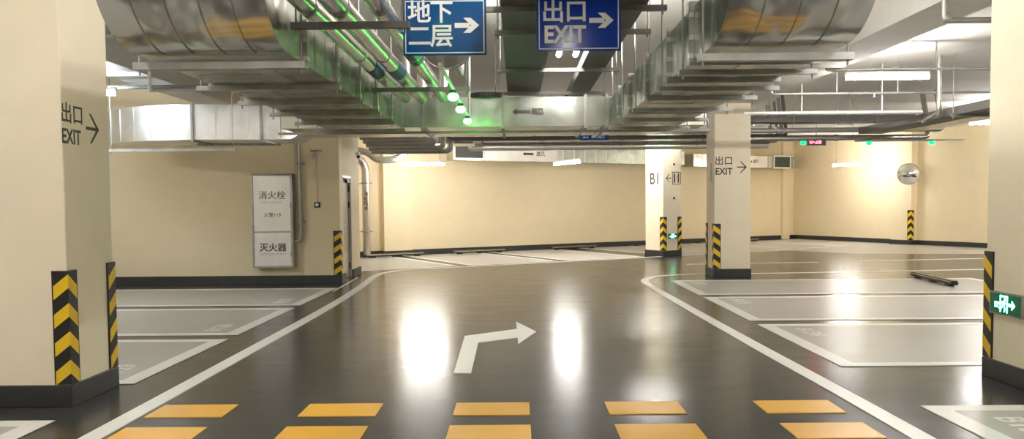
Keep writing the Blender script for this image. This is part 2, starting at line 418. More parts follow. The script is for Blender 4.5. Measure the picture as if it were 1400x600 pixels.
# lift pictogram: rounded outline with two doors
mb = MB(); o = pb0+U*.49+Z*2.23-V*.0005
for q in ([(-.16, -.18), (.16, -.18), (.16, -.16), (-.16, -.16)], [(-.16, .16), (.16, .16), (.16, .18), (-.16, .18)],
          [(-.16, -.16), (-.14, -.16), (-.14, .16), (-.16, .16)], [(.14, -.16), (.16, -.16), (.16, .16), (.14, .16)],
          [(-.10, -.13), (-.045, -.13), (-.045, .13), (-.10, .13)], [(.045, -.13), (.10, -.13), (.10, .13), (.045, .13)],
          [(-.015, .02), (.015, .02), (0, .07)], [(-.015, -.02), (0, -.07), (.015, -.02)]):
    mb.poly3(q, o, U, Z)
build('lift_pictogram', mb, M['letter'], pB)
for z_ in (2.62, 1.66):
    mb = MB(); mb.bb((-.03, -.012, -.03), (.03, .0, .03)); 
    R_ = Matrix.Translation(pb0+U*.40+Z*z_) @ Matrix.Rotation(TH, 4, 'Z'); mb.v = [R_ @ v for v in mb.v]
    build('socket_box', mb, M['dark'], pB)
mb = MB().bb((4.03, 16.6, 1.95), (4.05, 16.72, 2.35)); build('access_panel', mb, M['door'], pM)

# ------------------------------------------------------------------ corner guards
def guard(label, corner, a, b, z0=.175, z1=1.06, w=.115, n=4, group='striped corner guards'):
    c = Vector((corner[0], corner[1], 0)); a = Vector(a); b = Vector(b); t = .014
    T = thing('corner_guard', label, 'corner guard', (c.x, c.y, z0))
    P = [c+a*w, c+a*w-b*t, c-a*t-b*t, c+b*w-a*t, c+b*w, c]
    build('rubber_angle', MB().prism([p[:2] for p in P], z0, z1), M['black'], T)
    pitch = (z1-z0)/n; h = pitch*.48; drop = pitch*.42; e = .0015
    for k in range(n):
        zt = z0+pitch*(k+1)-pitch*.12
        mb = MB()
        for (p, q, s) in ((a, b, 1), (b, a, -1)):
            o0 = c-a*t-b*t-q*e; o1 = c+p*(w*.9)-q*(t+e)
            top0, bot0 = o0+Z*zt, o0+Z*(zt-h); top1, bot1 = o1+Z*(zt-drop), o1+Z*(zt-drop-h)
            bk = q*e*1.5
            mb.add([top0, bot0, bot1, top1, top0+bk, bot0+bk, bot1+bk, top1+bk], [(0, 1, 2, 3), (7, 6, 5, 4), (0, 3, 7, 4), (1, 5, 6, 2), (0, 4, 5, 1), (3, 2, 6, 7)])
        build('chevron', mb, M['yel'], T, label='yellow chevron')
    return T
guard('black and yellow corner guard on the near corner of the left pillar', (-3.48, 6.12), -X, Yv)
guard('black and yellow corner guard on the rear corner of the left pillar', (-3.48, 6.82), -X, -Yv, z1=1.08)
guard('black and yellow corner guard on the pillar at the right edge', (4.11, 6.98), X, -Yv, z1=1.1)
guard('black and yellow corner guard on the EXIT pillar, camera-facing corner', (4.05, 16.35), X, Yv, z1=1.1, w=.13)
guard('black and yellow corner guard on the EXIT pillar, corner behind', (4.05, 17.03), X, -Yv, z1=1.1, w=.13)
guard('black and yellow corner guard left of the small exit sign on the B1 pillar', (4.15, 22.6), U, V, z1=1.13, w=.125)
pbr = pb0+U*.66
guard('black and yellow corner guard right of the small exit sign on the B1 pillar', (pbr.x, pbr.y), -U, V, z1=1.13, w=.125)
guard('black and yellow corner guard on the cream wall corner by the grey door', (-3.5, 15.75), -X, Yv, z0=.165, z1=1.04, w=.135)
qg = qa*0+qb+NW*.3
guard('black and yellow corner guard on the far wall pier under the round mirror', (qg.x, qg.y), -W, -NW, z0=.165, z1=1.2, w=.13, n=4)

# ------------------------------------------------------------------ running-man exit signs
def exit_sign(label, o, r, w=.4, h=.19, d=.03):
    """o: lower-left corner on the wall face, r: direction to the right as seen"""
    o = Vector(o); r = Vector(r); n = r.cross(Z)
    T = thing('exit_sign', label, 'exit sign', o+r*w/2)
    def bx(x0, x1, z0, z1, d0, d1):
        mb = MB(); vs = [o+r*x+Z*z+n*y for x in (x0, x1) for y in (d0, d1) for z in (z0, z1)]
        return mb.add(vs, [(0,1,3,2),(4,6,7,5),(0,4,5,1),(2,3,7,6),(0,2,6,4),(1,5,7,3)])
    build('case', bx(0, w, 0, h, .0, d), M['dull'], T, label='grey metal case')
    build('panel', bx(.012, w-.012, .012, h-.012, d-.004, d+.002), M['exitback'], T, label='dark green panel')
    k = h/.19; cx, cz = w*.47, h/2; oo = o+n*(d+.002)
    P = [[(-.055, -.07), (-.042, -.07), (-.042, .07), (-.055, .07)], [(-.055, .058), (.05, .058), (.05, .072), (-.055, .072)], [(.037, -.07), (.05, -.07), (.05, .07), (.037, .07)],
         [(.0, .03), (.022, .03), (.022, .05), (.0, .05)],
         [(-.02, .025), (.012, .028), (.008, -.012), (-.022, -.008)],
         [(-.022, -.005), (-.005, -.01), (-.035, -.045), (-.075, -.04), (-.075, -.03), (-.04, -.032)],
         [(-.008, -.008), (.008, -.01), (.02, -.035), (.012, -.065), (-.002, -.065), (.005, -.036)],
         [(.008, .022), (.034, .005), (.03, -.003), (.008, .01)], [(-.018, .022), (-.04, .016), (-.05, -.006), (-.042, -.008), (-.033, .008), (-.015, .01)],
         [(-.13, -.012), (-.06, -.012), (-.06, .012), (-.13, .012)], [(-.13, -.035), (-.08, -.035), (-.08, -.02), (-.13, -.02)],
         [(.06, -.013), (.11, -.013), (.11, .013), (.06, .013)], [(.105, .04), (.15, 0), (.105, -.04)]]
    mb = MB()
    for p in P: mb.poly3([(cx+a*k, cz+b*k) for a, b in p], oo, r, Z, .002)
    build('pictogram', mb, M['exitglow'], T, label='glowing green running figure, doorway and arrow')
    return T
exit_sign('green running-figure exit sign mounted low on the right edge pillar', (4.11, 6.875, .575), -Yv, w=.44)
exit_sign('small green running-figure exit sign low on the B1 pillar', pb0+U*.18+Z*.5, U, w=.32, h=.155)

# ------------------------------------------------------------------ wheel stops
def wheel_stop():
    T = thing('wheel_stop', 'black and yellow wheel stop lying on the right parking bay', 'wheel stop', (7.86, 15.05, 0), PI/2+math.radians(-6))
    L = 1.9
    mb = MB(); prof = [(-.06, .035), (.06, .035), (.065, .07), (.045, .11), (-.045, .11), (-.065, .07)]
    mb.loft([[Vector((x, p[0]*s, .035+(p[1]-.035)*s)) for p in prof] for x, s in ((-L/2, .75), (-L/2+.03, 1), (L/2-.03, 1), (L/2, .75))])
    build('rubber_bar', mb, M['black'], T, world=False)
    mb = MB().bb((-L/2+.05, -.012, .1095), (L/2-.05, .012, .1125))
    for s in (-1, 1): mb.add([(-L/2+.06, s*.0595, .082), (L/2-.06, s*.0595, .082), (L/2-.06, s*.055, .092), (-L/2+.06, s*.055, .092)], [(0, 1, 2, 3) if s < 0 else (3, 2, 1, 0)])
    build('reflective_strip', mb, M['stripe'], T, world=False, label='yellow strip')
    for x in (-.7, 0, .7): build('foot', MB().box((x, 0, .019), (.16, .1, .034)), M['black'], T, world=False)
    return T
ws = wheel_stop()
for s_, lab in ((-1.12, 'beside the silver downpipe'), (1.12, 'second from the silver downpipe'), (3.93, 'third from the silver downpipe'), (7.5, 'just left of the B1 pillar'), (15.2, 'beyond the EXIT pillar')):
    p = P0+U*(s_+.35)+V*4.55
    dup(ws, (p.x, p.y, 0), TH, 'black and yellow wheel stop at the back wall, '+lab)

# ------------------------------------------------------------------ fire cabinet and wall fittings
T = thing('fire_cabinet', 'silver fire hydrant cabinet on the cream left wall', 'fire cabinet', (-4.77, 15.75, .33))
cx0, cx1, cz0, cz1, cy = -5.17, -4.37, .33, 2.17, 15.55
mb = MB().bb((cx0, cy, cz0), (cx1, 15.75, cz1)); build('case', mb, M['dull'], T, bevel=.006)
build('upper_door', MB().bb((cx0+.035, cy-.018, 1.045), (cx1-.045, cy, cz1-.035)), M['cabinet'], T, bevel=.004)
build('lower_door', MB().bb((cx0+.035, cy-.018, cz0+.035), (cx1-.045, cy, 1.02)), M['cabinet'], T, bevel=.004)
mb = MB()
mb.bb((cx0, cy-.024, cz0), (cx0+.03, cy, cz1)).bb((cx1-.04, cy-.024, cz0), (cx1, cy, cz1)).bb((cx0+.03, cy-.024, cz1-.03), (cx1-.04, cy, cz1)).bb((cx0+.03, cy-.024, cz0), (cx1-.04, cy, cz0+.03)).bb((cx0+.03, cy-.022, 1.022), (cx1-.04, cy, 1.043))
build('door_frame', mb, M['dull'], T)
for z_ in (1.55, .6): build('latch', MB().bb((cx1-.055, cy-.032, z_-.05), (cx1-.035, cy-.018, z_+.05)), M['jacket'], T)
yy = cy-.018
text('lettering', '消火栓', .17, (-4.77, yy, 1.74), X, Z, M['letter'], T, bold=.006, xs=1.05)
text('lettering', 'FIRE HYDRANT', .055, (-4.77, yy, 1.61), X, Z, M['pipe'], T, xs=1.1)
text('lettering', '火警119', .095, (-4.77, yy, 1.36), X, Z, M['letter'], T, bold=.005)
text('lettering', '灭火器', .17, (-4.77, yy, .72), X, Z, M['letter'], T, bold=.02, xs=1.05)
text('lettering', 'EXTINGUISHER BOX', .05, (-4.77, yy, .60), X, Z, M['pipe'], T, xs=1.1)
T = thing('hydrant_pipe', 'grey water pipe dropping beside the fire hydrant cabinet', 'pipe', (-4.25, 15.62, .85))
build('pipe_run', MB().tube([(-4.27, 15.64, 3.2), (-4.25, 15.64, .86), (-4.42, 15.64, .83)], .036, bend=.09), M['pipe'], T)
for z_ in (2.35, 1.2): build('clamp', MB().bb((-4.31, 15.59, z_), (-4.17, 15.75, z_+.03)), M['dull'], T)
build('coupling', MB().tube([(-4.25, 15.64, 1.02), (-4.25, 15.64, 1.1)], .046), M['pipe'], T)
T = thing('alarm_button', 'small square call button with conduit on the left wall', 'alarm button', (-3.94, 15.75, 1.5))
build('button_box', MB().bb((-3.99, 15.70, 1.5), (-3.88, 15.75, 1.61)), M['dark'], T, bevel=.004)
build('button_face', MB().bb((-3.965, 15.694, 1.53), (-3.905, 15.70, 1.585)), M['white'], T)
build('conduit', MB().tube([(-3.935, 15.74, 1.61), (-3.935, 15.74, 2.52)], .009, 8), M['door'], T)
T = thing('wall_spotlight', 'small bracket spotlight above the call button', 'spotlight', (-3.94, 15.75, 2.5))
build('bracket', MB().bb((-4.03, 15.62, 2.60), (-3.80, 15.66, 2.63)).bb((-3.95, 15.62, 2.6), (-3.92, 15.75, 2.63)), M['dull'], T)
build('lamp_head', MB().tube([(-3.94, 15.62, 2.52), (-3.94, 15.56, 2.50)], .05), M['pipe'], T)
T = thing('security_camera', 'small white security camera above the grey door', 'security camera', (-3.46, 16.9, 2.6))
build('mount', MB().bb((-3.46, 17.2, 2.62), (-3.38, 17.3, 2.68)), M['lampwhite'], T)
build('camera_body', MB().tube([(-3.4, 17.25, 2.6), (-3.36, 17.0, 2.57)], .045), M['lampwhite'], T)
build('lens', MB().tube([(-3.36, 17.0, 2.57), (-3.357, 16.985, 2.569)], .034), M['dark'], T)

# door in the side face
D = thing('door_1', 'grey steel door in the side wall of the left block', None, (-3.6, 16.67, 0), kind='structure')
build('door_frame', MB().bb((-3.62, 16.22, 0), (-3.49, 16.27, 2.16)).bb((-3.62, 17.07, 0), (-3.49, 17.12, 2.16)).bb((-3.62, 16.27, 2.11), (-3.49, 17.07, 2.16)), M['door'], D)
leaf = build('door_leaf', MB().bb((-3.60, 16.275, .01), (-3.545, 17.065, 2.105)), M['door'], D, bevel=.003)
build('kick_plate', MB().bb((-3.546, 16.32, .03), (-3.542, 17.03, .55)), M['steel'], D, label='polished kick plate')
build('handle', MB().bb((-3.548, 16.36, 1.02), (-3.535, 16.40, 1.2)).tube([(-3.54, 16.38, 1.13), (-3.49, 16.38, 1.13), (-3.49, 16.50, 1.13)], .01, 8), M['steel'], D)
for z_ in (.25, 1.55, 1.9): build('hinge', MB().bb((-3.548, 17.035, z_-.07), (-3.52, 17.075, z_+.07)), M['dark'], D)
build('door_closer', MB().bb((-3.545, 16.75, 2.02), (-3.49, 17.0, 2.09)).bb((-3.50, 16.45, 2.09), (-3.485, 16.9, 2.105)), M['dark'], D)

D.location.x -= .06
# silver downpipe
T = thing('downpipe', 'silver insulated downpipe against the back wall left of the bays', 'pipe', (-4.42, 23.2, 0))
build('pipe_run', MB().tube([(-5.3, 22.7, 2.92), (-4.38, 23.2, 2.92), (-4.38, 23.2, .0)], .115, 18, bend=.45), M['jacket'], T)
for z_ in (.75, 2.15): build('clamp', MB().tube([(-4.38, 23.2, z_), (-4.38, 23.2, z_+.05)], .128, 18).bb((-4.6, 23.18, z_), (-4.2, 23.22, z_+.03)), M['dull'], T)
for i, ch in enumerate('消防给水'): text('lettering', ch, .13, (-4.36, 23.08, 1.86-.14*i), X, Z, M['letter'], T, bold=.01)

# round convex mirror on the far pier
p = qg+NW*.12-W*.02
T = thing('convex_mirror', 'round convex traffic mirror on the far wall pier', 'mirror', (p.x, p.y, 2.12))
n_ = (Vector((0, 0, 1.55))-Vector((p.x, p.y, 2.4))).normalized(); a_ = n_.cross(Z).normalized(); b_ = a_.cross(n_)
def dome(center, n_, a_, b_, R, depth, mat, T, name):
    vs = []; fs = []; N = 28; K = 7
    for j in range(K+1):
        rr = R*j/K; zz = depth*(1-(j/K)**2)
        for k in range(N): vs.append(center+n_*zz+(a_*math.cos(2*PI*k/N)+b_*math.sin(2*PI*k/N))*rr)
    for j in range(K):
        for k in range(N): fs.append((j*N+k, (j+1)*N+k, (j+1)*N+(k+1) % N, j*N+(k+1) % N))
    mb = MB(); mb.add(vs, fs, True); mb.add([center-n_*.02+(a_*math.cos(2*PI*k/N)+b_*math.sin(2*PI*k/N))*R for k in range(N)], [tuple(range(N))])
    return build(name, mb, mat, T)
cc = Vector((p.x, p.y, 2.44))
dome(cc, n_, a_, b_, .35, .12, M['mirror'], T, 'mirror_dome')
build('rim', MB().tube([cc+(a_*math.cos(2*PI*k/28)+b_*math.sin(2*PI*k/28))*.355 for k in range(29)], .014, 8, cap=False), M['dull'], T)
build('bracket', MB().tube([cc-n_*.02, Vector((qg.x, qg.y, 2.44))-W*.05], .02, 8), M['dark'], T)

# ------------------------------------------------------------------ lamps
def lamp(label, c, d, L=1.2, cool=False, rods=True, group=None, proto={}, housing_r=.03, dim=False):
    c = Vector(c); d = Vector(d).normalized(); rz = math.atan2(d.y, d.x)
    T = thing('fluorescent_lamp', label, 'lamp', c, rz, group)
    build('housing', MB().bb((-L/2-.02, -.022, .035), (L/2+.02, .022, .075)).bb((-L/2-.02, -.02, -.04), (-L/2, .02, .035)).bb((L/2, -.02, -.04), (L/2+.02, .02, .035)), M['lampwhite'], T, world=False)
    build('tube', MB().tube([(-L/2, 0, -.015), (L/2, 0, -.015)], housing_r, 12), M['tubecool' if cool else ('tubedim' if dim else 'tube')], T, world=False)
    if rods:
        for s in (-1, 1): build('hanging_rod', MB().tube([(s*L*.4, 0, .07), (s*L*.4, 0, CE-c.z)], .006, 6), M['dull'], T, world=False)
    return T
lamp('glowing tube lamp at the back wall, left of the centre', (-2.58, 22.0, 2.66), X)
lamp('glowing tube lamp hung askew before the back wall, right of the centre', (1.42, 22.4, 2.68), (.42, -.9, 0), 1.5)
lamp('glowing tube lamp near the corner of the bright right wall', (11.7, 28.3, 2.82), (.5, -.866, 0), 1.2)
lamp('bright tube lamp on a conduit above the right parking bays', (5.63, 12.2, 3.42), X, 1.24, rods=False)
lamp('cool white tube lamp above the left parking bays', (-6.5, 11.75, 3.23), X, 1.24, cool=True)
lamp('tube lamp partly hidden by the pillar at the right edge', (11.55, 19.4, 3.4), X, 1.2)
lamp('left one of the twin tube lamps in the cable tray gap', (.52, 8.9, 3.34), Yv, 1.5, dim=True)
lamp('right one of the twin tube lamps in the cable tray gap', (.72, 8.9, 3.34), Yv, 1.5, dim=True)
lamp('tube lamp hidden among the pipes above the far driveway', (3.75, 22.0, 3.6), X)
for c_, d_, L_ in (((-6.9, 5.2, 3.45), Yv, 1.2), ((-6.6, 0.2, 3.45), X, 1.2), ((7.2, 5.6, 3.2), X, 1.2), ((2.3, 7.2, 3.8), Yv, 1.0), ((-8.5, 9.6, 3.2), X, 1.2), ((-3.0, 4.4, 3.5), Yv, 1.2), ((9.0, 8.0, 3.2), X, 1.2), ((6.6, -1., 3.45), X, 1.2), ((-1.2, -.2, 3.3), Yv, 1.5), ((.62, 1.5, 3.42), Yv, 1.5), ((3.0, 3.0, 3.4), X, 1.2), ((2.9, -.5, 3.4), X, 1.2), ((-2.9, -2.0, 3.4), X, 1.2), ((-7.2, 2.0, 3.3), X, 1.2), ((15.0, 22.6, 3.3), X, 1.2), ((12.6, 15.5, 3.3), X, 1.2), ((-8.6, 20.6, 3.2), X, 1.2), ((.5, -3.6, 3.3), X, 1.5), ((10.5, 12.5, 3.45), X, 1.2), ((.1, 7.4, 3.72), Yv, 1.2), ((.1, 5.0, 3.72), Yv, 1.2)):
    lamp('unseen white tube lamp', c_, d_, L_, group='lamps outside the frame', dim=c_[1] < 7.6 or c_[0] < -8.55)  # unseen lamps: behind-camera ones inferred; side, far and above-tray ones added for brightness

# ------------------------------------------------------------------ main ventilation ducts
ZB, ZT = 2.5, 2.86
def flange_x(y, x0, x1, zb=ZB, zt=ZT, t=.03, w=.035):
    mb = MB(); mb.bb((x0-t, y-w/2, zb-t), (x1+t, y+w/2, zb)).bb((x0-t, y-w/2, zt), (x1+t, y+w/2, zt+t)).bb((x0-t, y-w/2, zb), (x0, y+w/2, zt)).bb((x1, y-w/2, zb), (x1+t, y+w/2, zt)); return mb
def flange_y(x, y0, y1, zb=ZB, zt=ZT, t=.03, w=.035):
    mb = MB(); mb.bb((x-w/2, y0-t, zb-t), (x+w/2, y1+t, zb)).bb((x-w/2, y0-t, zt), (x+w/2, y1+t, zt+t)).bb((x-w/2, y0-t, zb), (x+w/2, y0, zt)).bb((x-w/2, y1, zb), (x+w/2, y1+t, zt)); return mb
def main_duct(label, x0, x1, yend, ystart, flanges, inner, RO=.53):
    """rectangular duct along the driveway whose near end bends up through the ceiling"""
    T = thing('air_duct', label, 'air duct', ((x0+x1)/2, ystart, ZB))
    build('duct_body', MB().bb((x0, ystart, ZB), (x1, yend, ZT)), M['duct'], T)
    # elbow
    RI = RO-(ZT-ZB); cy_, cz_ = ystart, ZB+RO
    def ring(a): # a: 0 horizontal ... 90 deg vertical
        o = (cy_-RO*math.sin(a), cz_-RO*math.cos(a)); i = (cy_-RI*math.sin(a), cz_-RI*math.cos(a))
        return [Vector((x0, o[0], o[1])), Vector((x1, o[0], o[1])), Vector((x1, i[0], i[1])), Vector((x0, i[0], i[1]))]
    secs = [ring(PI/2*k/14) for k in range(15)]
    secs.append([v+Z*(CE-cz_) for v in secs[-1]])
    mb = MB(); n = 4
    for k in range(4):   # each wall of the elbow separate so that only the bend direction is smooth
        vs = []; 
        for s_ in secs: vs += [s_[k], s_[(k+1) % 4]]
        mb.add(vs, [(2*i, 2*i+1, 2*i+3, 2*i+2) for i in range(len(secs)-1)], True)
    build('elbow', mb, M['ductshiny'], T, label='shiny upward bend')
    # standing seams over the outer skin of the bend
    m = int(round((x1-x0)/.19))
    for j in range(1, m):
        x = x0+(x1-x0)*j/m+.0; mb = MB()
        pts = [(cy_-(RO+.004)*math.sin(a), cz_-(RO+.004)*math.cos(a)) for a in [PI/2*k/14 for k in range(15)]]
        pts.append((pts[-1][0], CE))
        vs = []
        for (y_, z_) in pts: vs += [Vector((x-.004, y_+.004, z_+.004)), Vector((x, y_-.006, z_-.002)), Vector((x+.004, y_+.004, z_+.004))]
        fs = []
        for i in range(len(pts)-1):
            for q in (0, 1): fs.append((3*i+q, 3*i+q+1, 3*i+4+q, 3*i+3+q))
        mb.add(vs, fs, True); build('seam', mb, M['duct'], T)
    for y in flanges: build('flange', flange_x(y, x0, x1), M['dull'], T)
    # cross-folds on the side wall facing the driveway and clips
    xs = x1 if inner > 0 else x0
    mb = MB()
    ys = list(flanges)+[yend]
    for a, b in zip(ys, ys[1:]):
        for k in (1, 2):
            y = a+(b-a)*k/3; build('fold', MB().bb((xs-.006, y-.006, ZB+.01), (xs+.006, y+.006, ZT-.01)), M['duct'], T)
    rnd = random.Random(int(x0*100))
    for y in flanges:
        for z_ in (ZB+.03, ZB+.15, ZT-.06): build('clip', MB().box((xs+inner*.02, y, z_), (.03, .055, .03)), M['steel'], T)
    # foil tape patches underneath
    mb = MB()
    for a, b in zip(ys, ys[1:]):
        mb.bb((x0+.1, (a+b)/2-.03, ZB-.003), (x1-.1, (a+b)/2+.03, ZB)); xx = x0+rnd.uniform(.2, x1-x0-.3); mb.bb((xx, a+.04, ZB-.004), (xx+.12, b-.04, ZB-.0005))
    build('foil_tape', mb, M['jacket'], T)
    return T
main_duct('long galvanised air duct over the left of the driveway', -2.38, -1.42, 9.9, 5.0, (5.38, 6.3, 7.2, 8.1, 9.0), 1)
main_duct('long galvanised air duct over the right of the driveway', 1.2, 2.02, 9.9, 4.92, (5.42, 6.22, 7.25, 8.35, 9.2), -1)
T = thing('air_duct', 'galvanised cross duct with a dark arrow spanning the driveway', 'air duct', (-.2, 10.6, ZB))
build('duct_body', MB().bb((-2.9, 9.9, ZB), (2.35, 11.3, ZT)), M['duct'], T)
for x in (-1.16, -.16, .86, 1.12): build('flange', flange_y(x, 9.9, 11.3), M['dull'], T)
for k in range(14): build('fold', MB().box((-1.38+.2*k, 9.9, (ZB+ZT)/2), (.012, .014, ZT-ZB-.02)), M['duct'], T)
mb = MB(); mb.poly3([(-.22, 0), (-.17, .04), (-.17, .02), (.0, .02), (.0, -.02), (-.17, -.02), (-.17, -.04)], (.18, 9.892, 2.68), X, Z, .004)
build('arrow_marking', mb, M['letter'], T)
text('lettering', '送风', .075, (.27, 9.885, 2.68), X, Z, M['letter'], T, bold=.03)
build('round_cap', MB().tube([(-.36, 9.98, ZT), (-.36, 9.98, ZT+.05)], .22, 24), M['dark'], T, label='dark round cap on top')

def hanger(label, y, x0, x1, z, group, w=.045, h=.04, rods=True, name='trapeze_hanger', mat='dull'):
    T = thing(name, label, 'hanger bar', ((x0+x1)/2, y, z), 0, group)
    build('bar', MB().bb((x0, y-w/2, z-h), (x1, y+w/2, z)), M[mat], T)
    if rods:
        for x in (x0+.03, x1-.03): build('threaded_rod', MB().tube([(x, y, z-h-.03), (x, y, CE)], .007, 6), M[mat], T)
    return T
for i, y in enumerate((5.14, 6.14, 7.05, 7.95, 8.85, 9.7)):
    w_ = .07 if i == 0 else .045
    hanger('galvanised bar carrying the left driveway duct, number %s from the camera' % ('one', 'two', 'three', 'four', 'five', 'six')[i], y, -2.44, -1.34, 2.468, 'bars under the left driveway duct', w_, .045 if i == 0 else .035)
for i, y in enumerate((5.02, 5.62, 6.42, 7.0, 7.85, 8.8, 9.7)):
    w_ = .07 if i == 0 else .045
    hanger('galvanised bar carrying the right driveway duct, number %s from the camera' % ('one', 'two', 'three', 'four', 'five', 'six', 'seven')[i], y, 1.14, 2.1, 2.468, 'bars under the right driveway duct', w_, .045 if i == 0 else .035)
hanger('long galvanised bar under the near edge of the cross duct', 10.1, -3.0, 2.45, 2.468, None, .04, .03)

# rounded duct over the left bays
T = thing('air_duct', 'pale galvanised duct curving over the left parking bays', 'air duct', (-5., 12.9, 2.58))
st = [(-2.7, 12.0, 2.62, 2.86, .7), (-3.28, 12.3, 2.67, 2.9, .8), (-3.5, 12.42, 2.58, 2.99, .85), (-3.9, 12.5, 2.58, 3.12, .9), (-4.9, 12.5, 2.59, 3.14, .9), (-5.06, 12.5, 2.59, 3.14, .9)]
secs = [[Vector((x, y, zb)), Vector((x, y+d, zb)), Vector((x, y+d, zt)), Vector((x, y, zt))] for x, y, zb, zt, d in st]
for k in range(1, 9):
    a = math.radians(9*k); R1 = 2.3; cx_, cy_ = -5.06, 12.5+R1
    f = (cx_-R1*math.sin(a), cy_-R1*math.cos(a)); g = (cx_-(R1-.9)*math.sin(a), cy_-(R1-.9)*math.cos(a))
    secs.append([Vector((f[0], f[1], 2.59)), Vector((g[0], g[1], 2.59)), Vector((g[0], g[1], 3.14)), Vector((f[0], f[1], 3.14))])
mb = MB()
for k in range(4):
    vs = []
    for s_ in secs: vs += [s_[k], s_[(k+1) % 4]]
    mb.add(vs, [(2*i, 2*i+1, 2*i+3, 2*i+2)[::-1] for i in range(len(secs)-1)], True)
mb.add(secs[0], [(0, 1, 2, 3)]); mb.add(secs[-1], [(3, 2, 1, 0)])
build('duct_body', mb, M['ductpale'], T)
for x in (-3.98, -5.06): build('flange', flange_y(x, 12.5, 13.4, 2.59, 3.13), M['dull'], T)
for x in (-4.2, -4.45, -4.7, -3.75, -3.6): build('fold', MB().bb((x-.006, 12.488, 2.6), (x+.006, 12.5, 3.1)), M['steel'], T)
for k in (1, 2, 3, 4, 5):
    a = math.radians(9*k); build('fold', MB().box((-5.06-2.3*math.sin(a), 12.5+2.3*(1-math.cos(a)), 2.87), (.012, .02, .5), -a), M['steel'], T)
hanger('galvanised bar below the pale duct over the left bays', 12.35, -6.3, -4.35, 2.44, None)
hanger('second galvanised bar behind under the pale duct over the left bays', 13.3, -5.3, -3.9, 2.588, None, rods=False)

# ------------------------------------------------------------------ cable trays over the centre
def tray(label, x0, x1, y0, y1, z, h=.1, along='y'):
    T = thing('cable_tray', label, 'cable tray', ((x0+x1)/2, (y0+y1)/2, z))
    build('tray_bottom', MB().bb((x0, y0, z), (x1, y1, z+.006)), M['tray'], T)
    if along == 'y': ws_ = ((x0, x0+.006, y0, y1), (x1-.006, x1, y0, y1))
    else: ws_ = ((x0, x1, y0, y0+.006), (x0, x1, y1-.006, y1))
    for a, b, c_, d in ws_: build('tray_side', MB().bb((a, c_, z+.006), (b, d, z+h)), M['tray'], T)
    build('tray_cover', MB().bb((x0, y0, z+h), (x1, y1, z+h+.004)), M['tray'], T)
    return T
tray('wide grey cable tray beside the centre gap, left one', -.11, .33, -2., 11.2, 3.05)
tray('middle grey cable tray stopping short of the lit gap', .335, .725, 4.4, 7.7, 3.05)
tray('narrow grey cable tray to the right of the lit gap', .73, 1.0, -2., 12.0, 3.05)
for i, (y, a, b) in enumerate(((6.12, -.62, 1.15), (6.95, -.18, 1.17), (8.9, -.2, 1.15), (10.75, -.3, 1.2))):
    hanger('grey bar under the cable trays, %s from the camera' % ('first', 'second', 'third', 'fourth')[i], y, a, b, 3.04, 'bars under the cable trays', mat='tray')

# ------------------------------------------------------------------ insulated pipes over the left of the driveway
for i, (x, r, lab) in enumerate(((-1.27, .062, 'leftmost of the three'), (-1.08, .07, 'middle of the three'), (-.83, .062, 'rightmost of the three'))):
    T = thing('insulated_pipe', 'silver insulated pipe above the left duct, '+lab, 'pipe', (x, 5, 2.75), 0, 'insulated pipes')
    zc = 2.77
    build('pipe_jacket', MB().tube([(x, -1, zc), (x, 9.3, zc), (x, 9.45, CE)], r, 16, bend=.13), M['jacket'], T)
    for y in (3.2, 4.9, 6.5, 8.2): build('joint_band', MB().tube([(x, y, zc), (x, y+.035, zc)], r+.005, 16), M['dull'], T)
    yb = (7.0, 7.0, 6.3)[i]
    build('label_band', MB().tube([(x, yb, zc), (x, yb+.42, zc)], r+.004, 16), M['blueband'], T, label='blue label band')
for y, a, b, lab in ((5.03, -1.40, -.66, 'near the camera'), (7.85, -1.40, -.45, 'before the cross duct')):
    hanger('dark bar carrying the three insulated pipes '+lab, y, a, b, 2.69, None, mat='tray')
solo('water_pipe', MB().tube([(-.62, 5.8, 3.02), (-.62, 9.2, 3.02), (-.62, 9.5, CE)], .035, 12, bend=.15), M['pipe'], 'plain grey pipe between insulated pipes and cable trays', 'pipe')

# ------------------------------------------------------------------ direction signs
def dirsign(label, x0, x1, z0, z1, y, mat, rows, arrow_z, th=.012, top=None):
    T = thing('direction_sign', label, 'direction sign', ((x0+x1)/2, y, z0))
    build('sign_board', MB().bb((x0, y, z0), (x1, y+th, z1)), mat, T, bevel=.003)
    mb = MB(); m = .014; w = .007; e = .0015
    a, b, c_, d = x0+m, x1-m, z0+m, z1-m
    mb.bb((a, y-e, c_), (b, y, c_+w)).bb((a, y-e, d-w), (b, y, d)).bb((a, y-e, c_+w), (a+w, y, d-w)).bb((b-w, y-e, c_+w), (b, y, d-w))
    build('border', mb, M['white'], T, label='white border')
    for s_, h, cx_, cz_, bo, xs in rows: text('lettering', s_, h, (cx_, y, cz_), X, Z, M['white'], T, bold=bo, xs=xs)
    ax = x1-.135; mb = MB(); q = .052
    mb.poly3([(-.085, -.017), (.02, -.017), (.02, .017), (-.085, .017)], (ax, y, arrow_z), X, Z, .0018)
    mb.poly3([(-.025, .052), (.025, .052), (.085, 0), (.03, 0)], (ax, y, arrow_z), X, Z, .0018)
    mb.poly3([(.03, 0), (.085, 0), (.025, -.052), (-.025, -.052)], (ax, y, arrow_z), X, Z, .0018)
    build('arrow', mb, M['white'], T, label='white arrow')
    for x in (x0+.06, x1-.06): build('hanging_rod', MB().tube([(x, y+th/2, z1), (x, y+th/2, top or CE)], .005, 6), M['dull'], T)
    return T
dirsign('blue sign lettered 地下二层 hanging before the pipes', -.78, -.20, 2.585, 2.975, 5.6, M['signdeep'],
        [('地', .165, -.665, 2.875, .018, 1), ('下', .165, -.51, 2.875, .018, 1), ('二', .165, -.665, 2.71, .018, 1), ('层', .165, -.51, 2.71, .018, 1)], 2.79)
